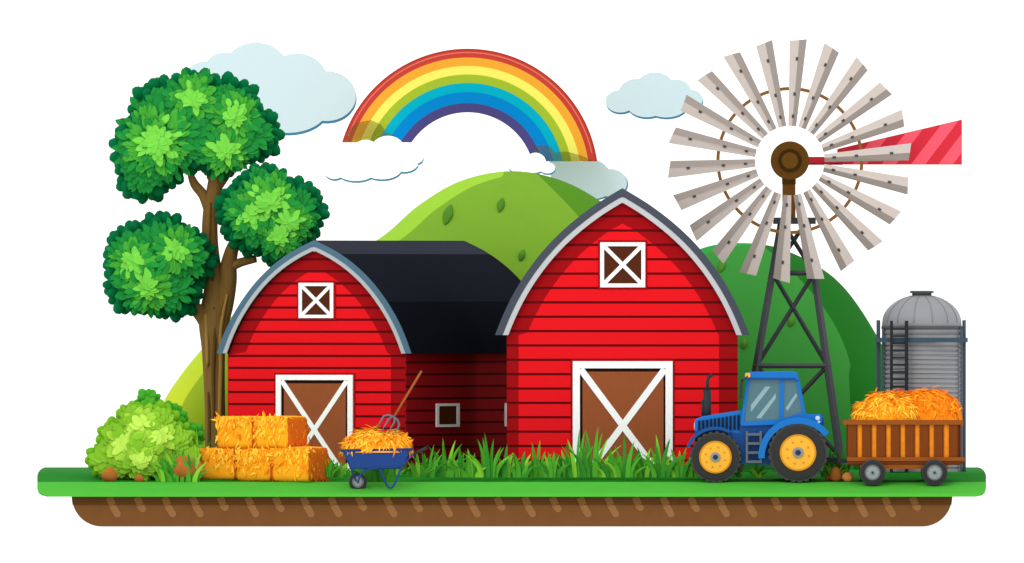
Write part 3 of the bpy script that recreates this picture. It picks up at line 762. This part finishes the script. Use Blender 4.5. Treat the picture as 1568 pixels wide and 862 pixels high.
# ---------------- hay trailer
g=G('hay_trailer',1385,-0.5); g.wc=.8
W1=mat('trailer_wood','#94501f',.85,.08,3,.2,stretch=(1,1,5)); W2=mat('trailer_wood_dark','#6a3314',.85,.08,3,.2); W3=mat('trailer_wood_mid','#7a3d17',.85,.08,3,.2,stretch=(6,6,.8))
g.prism('bed',[rect(1298,700,1470,712)],.06,1.6,W2)
g.prism('hay_load',[rect(1301,650,1467,701)],.07,1.55,mat('load_orange','#e8821f',.9,.14,4,.3,k=1.15))
sl=[1298,1320,1342,1364,1386,1408,1430,1453]
sp=[rect(x,650,x+13,702) for x in sl]
g.prism('side_slats',sp,.0,.05,W3,bevel=.005); g.prism('slat_edges',[rect(x+13,650,x+15,702) for x in sl],.01,.055,W2); g.prism('side_slats_far',sp,1.6,1.65,W3)
g.prism('end_boards',[rect(1297,650,1299,702),rect(1469,650,1471,702)],.05,1.6,W2)
g.prism('top_rail',[rect(1291,643,1475,650.5)],-.05,.05,W1,bevel=.01); g.prism('top_rail_far',[rect(1291,643,1475,650.5)],1.6,1.7,W1)
g.prism('bottom_beam',[rect(1297,700,1477,706),],-.06,.03,W1); g.prism('sill_beam',[rect(1297,706.3,1475,711)],-.04,.05,W2); g.prism('sole_beam',[rect(1317,711.3,1452,718)],-.02,1.6,W1)
g.prism('draw_bar',[rect(1283,703,1300,709)],.6,.8,M_dkc)
M_gw=mat('cart_rim','#9aa0a4',.6,.03,spec=.2); M_gwd=mat('cart_rim_dark','#6d7276',.6,.03)
for tg,x in (('a',1336),('b',1431)):
    wheel(g,tg,x,723.5,20,-.2,.02,12,M_gw,M_gwd,0); wheel(g,tg+'_far',x,723.5,20,1.6,1.8,12,M_gw,M_gwd,0)
g.prism('cart_axles',[circ(1336,723.5,3),circ(1431,723.5,3)],0,1.6,M_dkc)
mound(g,'left',1307,1408,603,646,.62,480,[3,6,2,.4],H1,HM,2.8,.05,-.12)
mound(g,'right',1345,1471,598,648,.55,520,[5,2,4,1.2],H3,[H3,H1,mat('straw_orange_deep','#ea7f1c',.9,.05,k=HK),H4],4.5,.03,.1)

# ---------------- wheelbarrow
g=G('wheelbarrow',575,-1.3); g.wc=.4
MB=mat('barrow_blue','#1f4388',.6,.03,spec=.15); MBd=mat('barrow_blue_dark','#16306a',.6,.03,spec=.15)
V=[];px=[(524,690),(629,688),(615,718),(538,718)]
ws=[(0,.9),(0,.9),(.15,.75),(.15,.75)]
for (p,w) in zip(px,ws):
    for ww in w: V.append((g.X(p[0]),ww-.05,g.Z(p[1])))
g.mesh('tray',V,[[0,2,4,6],[1,7,5,3],[0,1,3,2],[2,3,5,4],[4,5,7,6],[6,7,1,0]],MB,bevel=.03)
g.prism('tray_lip',[[(521,688),(632,686),(632,690),(522,692)]],-.08,.88,MBd,bevel=.01)
def rod(nm,pts,r,w,m): g.tube(nm,[[(p[0],p[1],w,r) for p in pts]],m,seg=8)
rod('leg_near',crom([(582,718),(592,742),(598,747),(604,741),(616,712)],4),1.5,.05,MB); rod('leg_far',crom([(582,718),(592,742),(598,747),(604,741),(616,712)],4),1.5,.7,MB)
rod('frame_near',crom([(548,738),(556,722),(580,716),(612,714),(630,698),(650,687)],4),1.6,.08,MB); rod('frame_far',crom([(548,738),(556,722),(580,716),(612,714),(630,698),(650,687)],4),1.6,.68,MB)
rod('grip_near',[(634,695),(654,685.5)],2.4,.08,M_dkc); rod('grip_far',[(634,695),(654,685.5)],2.4,.68,M_dkc)
g.prism('wheel_fork',[beam((530,700),(546,738),2.5)],.22,.26,MBd); g.prism('wheel_fork_b',[beam((530,700),(546,738),2.5)],.5,.54,MBd)
wheel(g,'barrow',548,738,14,.3,.46,9,M_gw,M_gwd,0)
mound(g,'barrow',525,629,659,693,.48,520,[3,6,2.5,.3],H1,HM,3.0,.05)
# ---------------- pitchfork
g=G('pitchfork',600,-1.15)
g.tube('handle',[[(645.5,568,.25,1.8),(604,637,.05,1.8)]],mat('handle_wood','#a35c2b',.8,.08,4),seg=8)
MT=mat('fork_steel','#62717c',.5,.03,spec=.2)
T=[]
ax=Vector((-.5,.86)).normalized(); sx=Vector((.86,.5))
o=Vector((603,638))
for k,t in enumerate((-14,-5,5,14)):
    a=o+sx*t*.6+ax*2; b=o+sx*t+ax*7; c=o+sx*t*.98+ax*27
    T.append([(o.x,o.y,.05,1.7),(a.x,a.y,0.03,1.5),(b.x,b.y,0,1.5),(c.x,c.y,-.1,.7)])
g.tube('tines',T,MT,seg=6)

# ---------------- rocks
R1=mat('rock_brown','#a9632c',.9,.12,3,.4,k=1.0); R2=mat('rock_tan','#c17f42',.9,.1,3,.4,k=1)
def rock(px,py,w,h,y,m=R1):
    g=G('rock',px,y)
    iv,ifc=ico(3); V=[]
    a=[random.uniform(0,6) for _ in range(4)]
    for v in iv:
        k=1+.07*math.sin(3*v.x+a[0])*math.sin(2.5*v.z+a[1])+.05*math.sin(5*v.y+a[2])
        q=v*k
        V.append((q.x*w/2/S*(1-.18*q.z),q.y*w/2.4/S,(q.z*.5+.46)*h/S))
    g.mesh('stone',V,ifc,m,smooth=True)
for a in ((168,732,23,22,.4),(213,732,14,12,.3),(281,734,44,41,.35),(299,728,24,38,.8,R2),(258,732,14,11,.3,R2),(1280,734,20,24,.5),(1298,735,18,16,.2,R2),(1270,732,12,10,.8)): rock(*a)

# ---------------- grass tufts and leafy plants
GM=[mat('blade_mid','#4a9c2b',.9,.05,k=1.0),mat('blade_dark_g','#34842a',.9,.05,k=1.0),mat('blade_lime','#7dbf34',.9,.05,k=1.0)]
def blades_into(V,Fc,idx,g,px,py,w,h,lean,wid,mi):
    n=8; b=len(V); z0=g.Z(py)
    for i in range(n+1):
        t=i/n; x=px+lean*t*t; yv=h*(t-.12*t*t*abs(lean)/max(h,1)); ww=wid*(1-t)**.75*(.75+.6*t) if t<1 else 0
        tw=.12*t*t*(1 if lean>0 else -1)
        V.append((g.X(x-ww/2),w+tw,z0+yv/S)); V.append((g.X(x+ww/2),w+tw-.02,z0+yv/S))
    for i in range(n):
        Fc.append([b+2*i,b+2*i+1,b+2*i+3,b+2*i+2]); idx.append(mi)
def tuft(V,Fc,idx,g,px,py,w,hmax,spread,n,wid=9,lime=.22):
    for i in range(n):
        u=-1+2*(i+.5)/n+random.uniform(-.12,.12)
        h=hmax*(1-.5*abs(u))*random.uniform(.75,1.05)
        r=random.random(); mi=2 if r<lime else (1 if r<.5 else 0)
        blades_into(V,Fc,idx,g,px+u*spread*.3,py,w+random.uniform(-.12,.12),h,u*spread*.8+random.uniform(-4,4),wid*random.uniform(.75,1.15),mi)
g=G('grass',850,1.0); V=[];Fc=[];idx=[]
for (x,h,sp,n) in [(500,42,26,8),(515,34,24,7),(640,40,30,8),(655,58,34,8),(683,70,44,11),(705,48,30,7),(722,50,32,7),(748,70,46,11),(772,52,30,7),(797,50,32,8),(823,60,40,10),(845,50,32,8),(868,54,34,8),(884,92,34,7),(908,88,52,10),(935,50,34,8),(957,66,46,11),(985,54,36,8),(1011,70,42,11),(1040,56,36,9),(1056,40,22,6),(1160,24,18,7),(1128,20,16,6),(1268,56,26,8)]:
    tuft(V,Fc,idx,g,x,731,random.uniform(-.3,.3),h,sp,n)
x=640
while x<1060:
    tuft(V,Fc,idx,g,x,727,1.2+random.uniform(-.3,.3),random.uniform(22,36),20,5,8,.08); x+=random.uniform(9,14)
x=495
while x<640:
    tuft(V,Fc,idx,g,x,727,1.2,random.uniform(14,26),18,5,7,.08); x+=random.uniform(11,17)
g.mesh('blades',V,Fc,GM,idx,recalc=False)
def plant(px,y,spec):
    g=G('leafy_plant',px,y); V=[];Fc=[];idx=[]
    gp=431-(gz(y)-HC)*S/F(y)
    for (x,h,sp,n,wd_) in spec: tuft(V,Fc,idx,g,x,gp,random.uniform(-.1,.1),h,sp,n,wd_,.3)
    g.mesh('leaves',V,Fc,GM,idx,recalc=False)
plant(268,.15,[(256,56,46,11,9),(272,60,46,10,10),(292,56,36,8,9)])
plant(300,1.6,[(302,82,38,9,9)])
plant(1283,0.9,[(1278,44,28,9,7),(1290,62,24,7,7)])
plant(575,0.3,[(568,100,50,6,12),(585,98,40,6,12)])
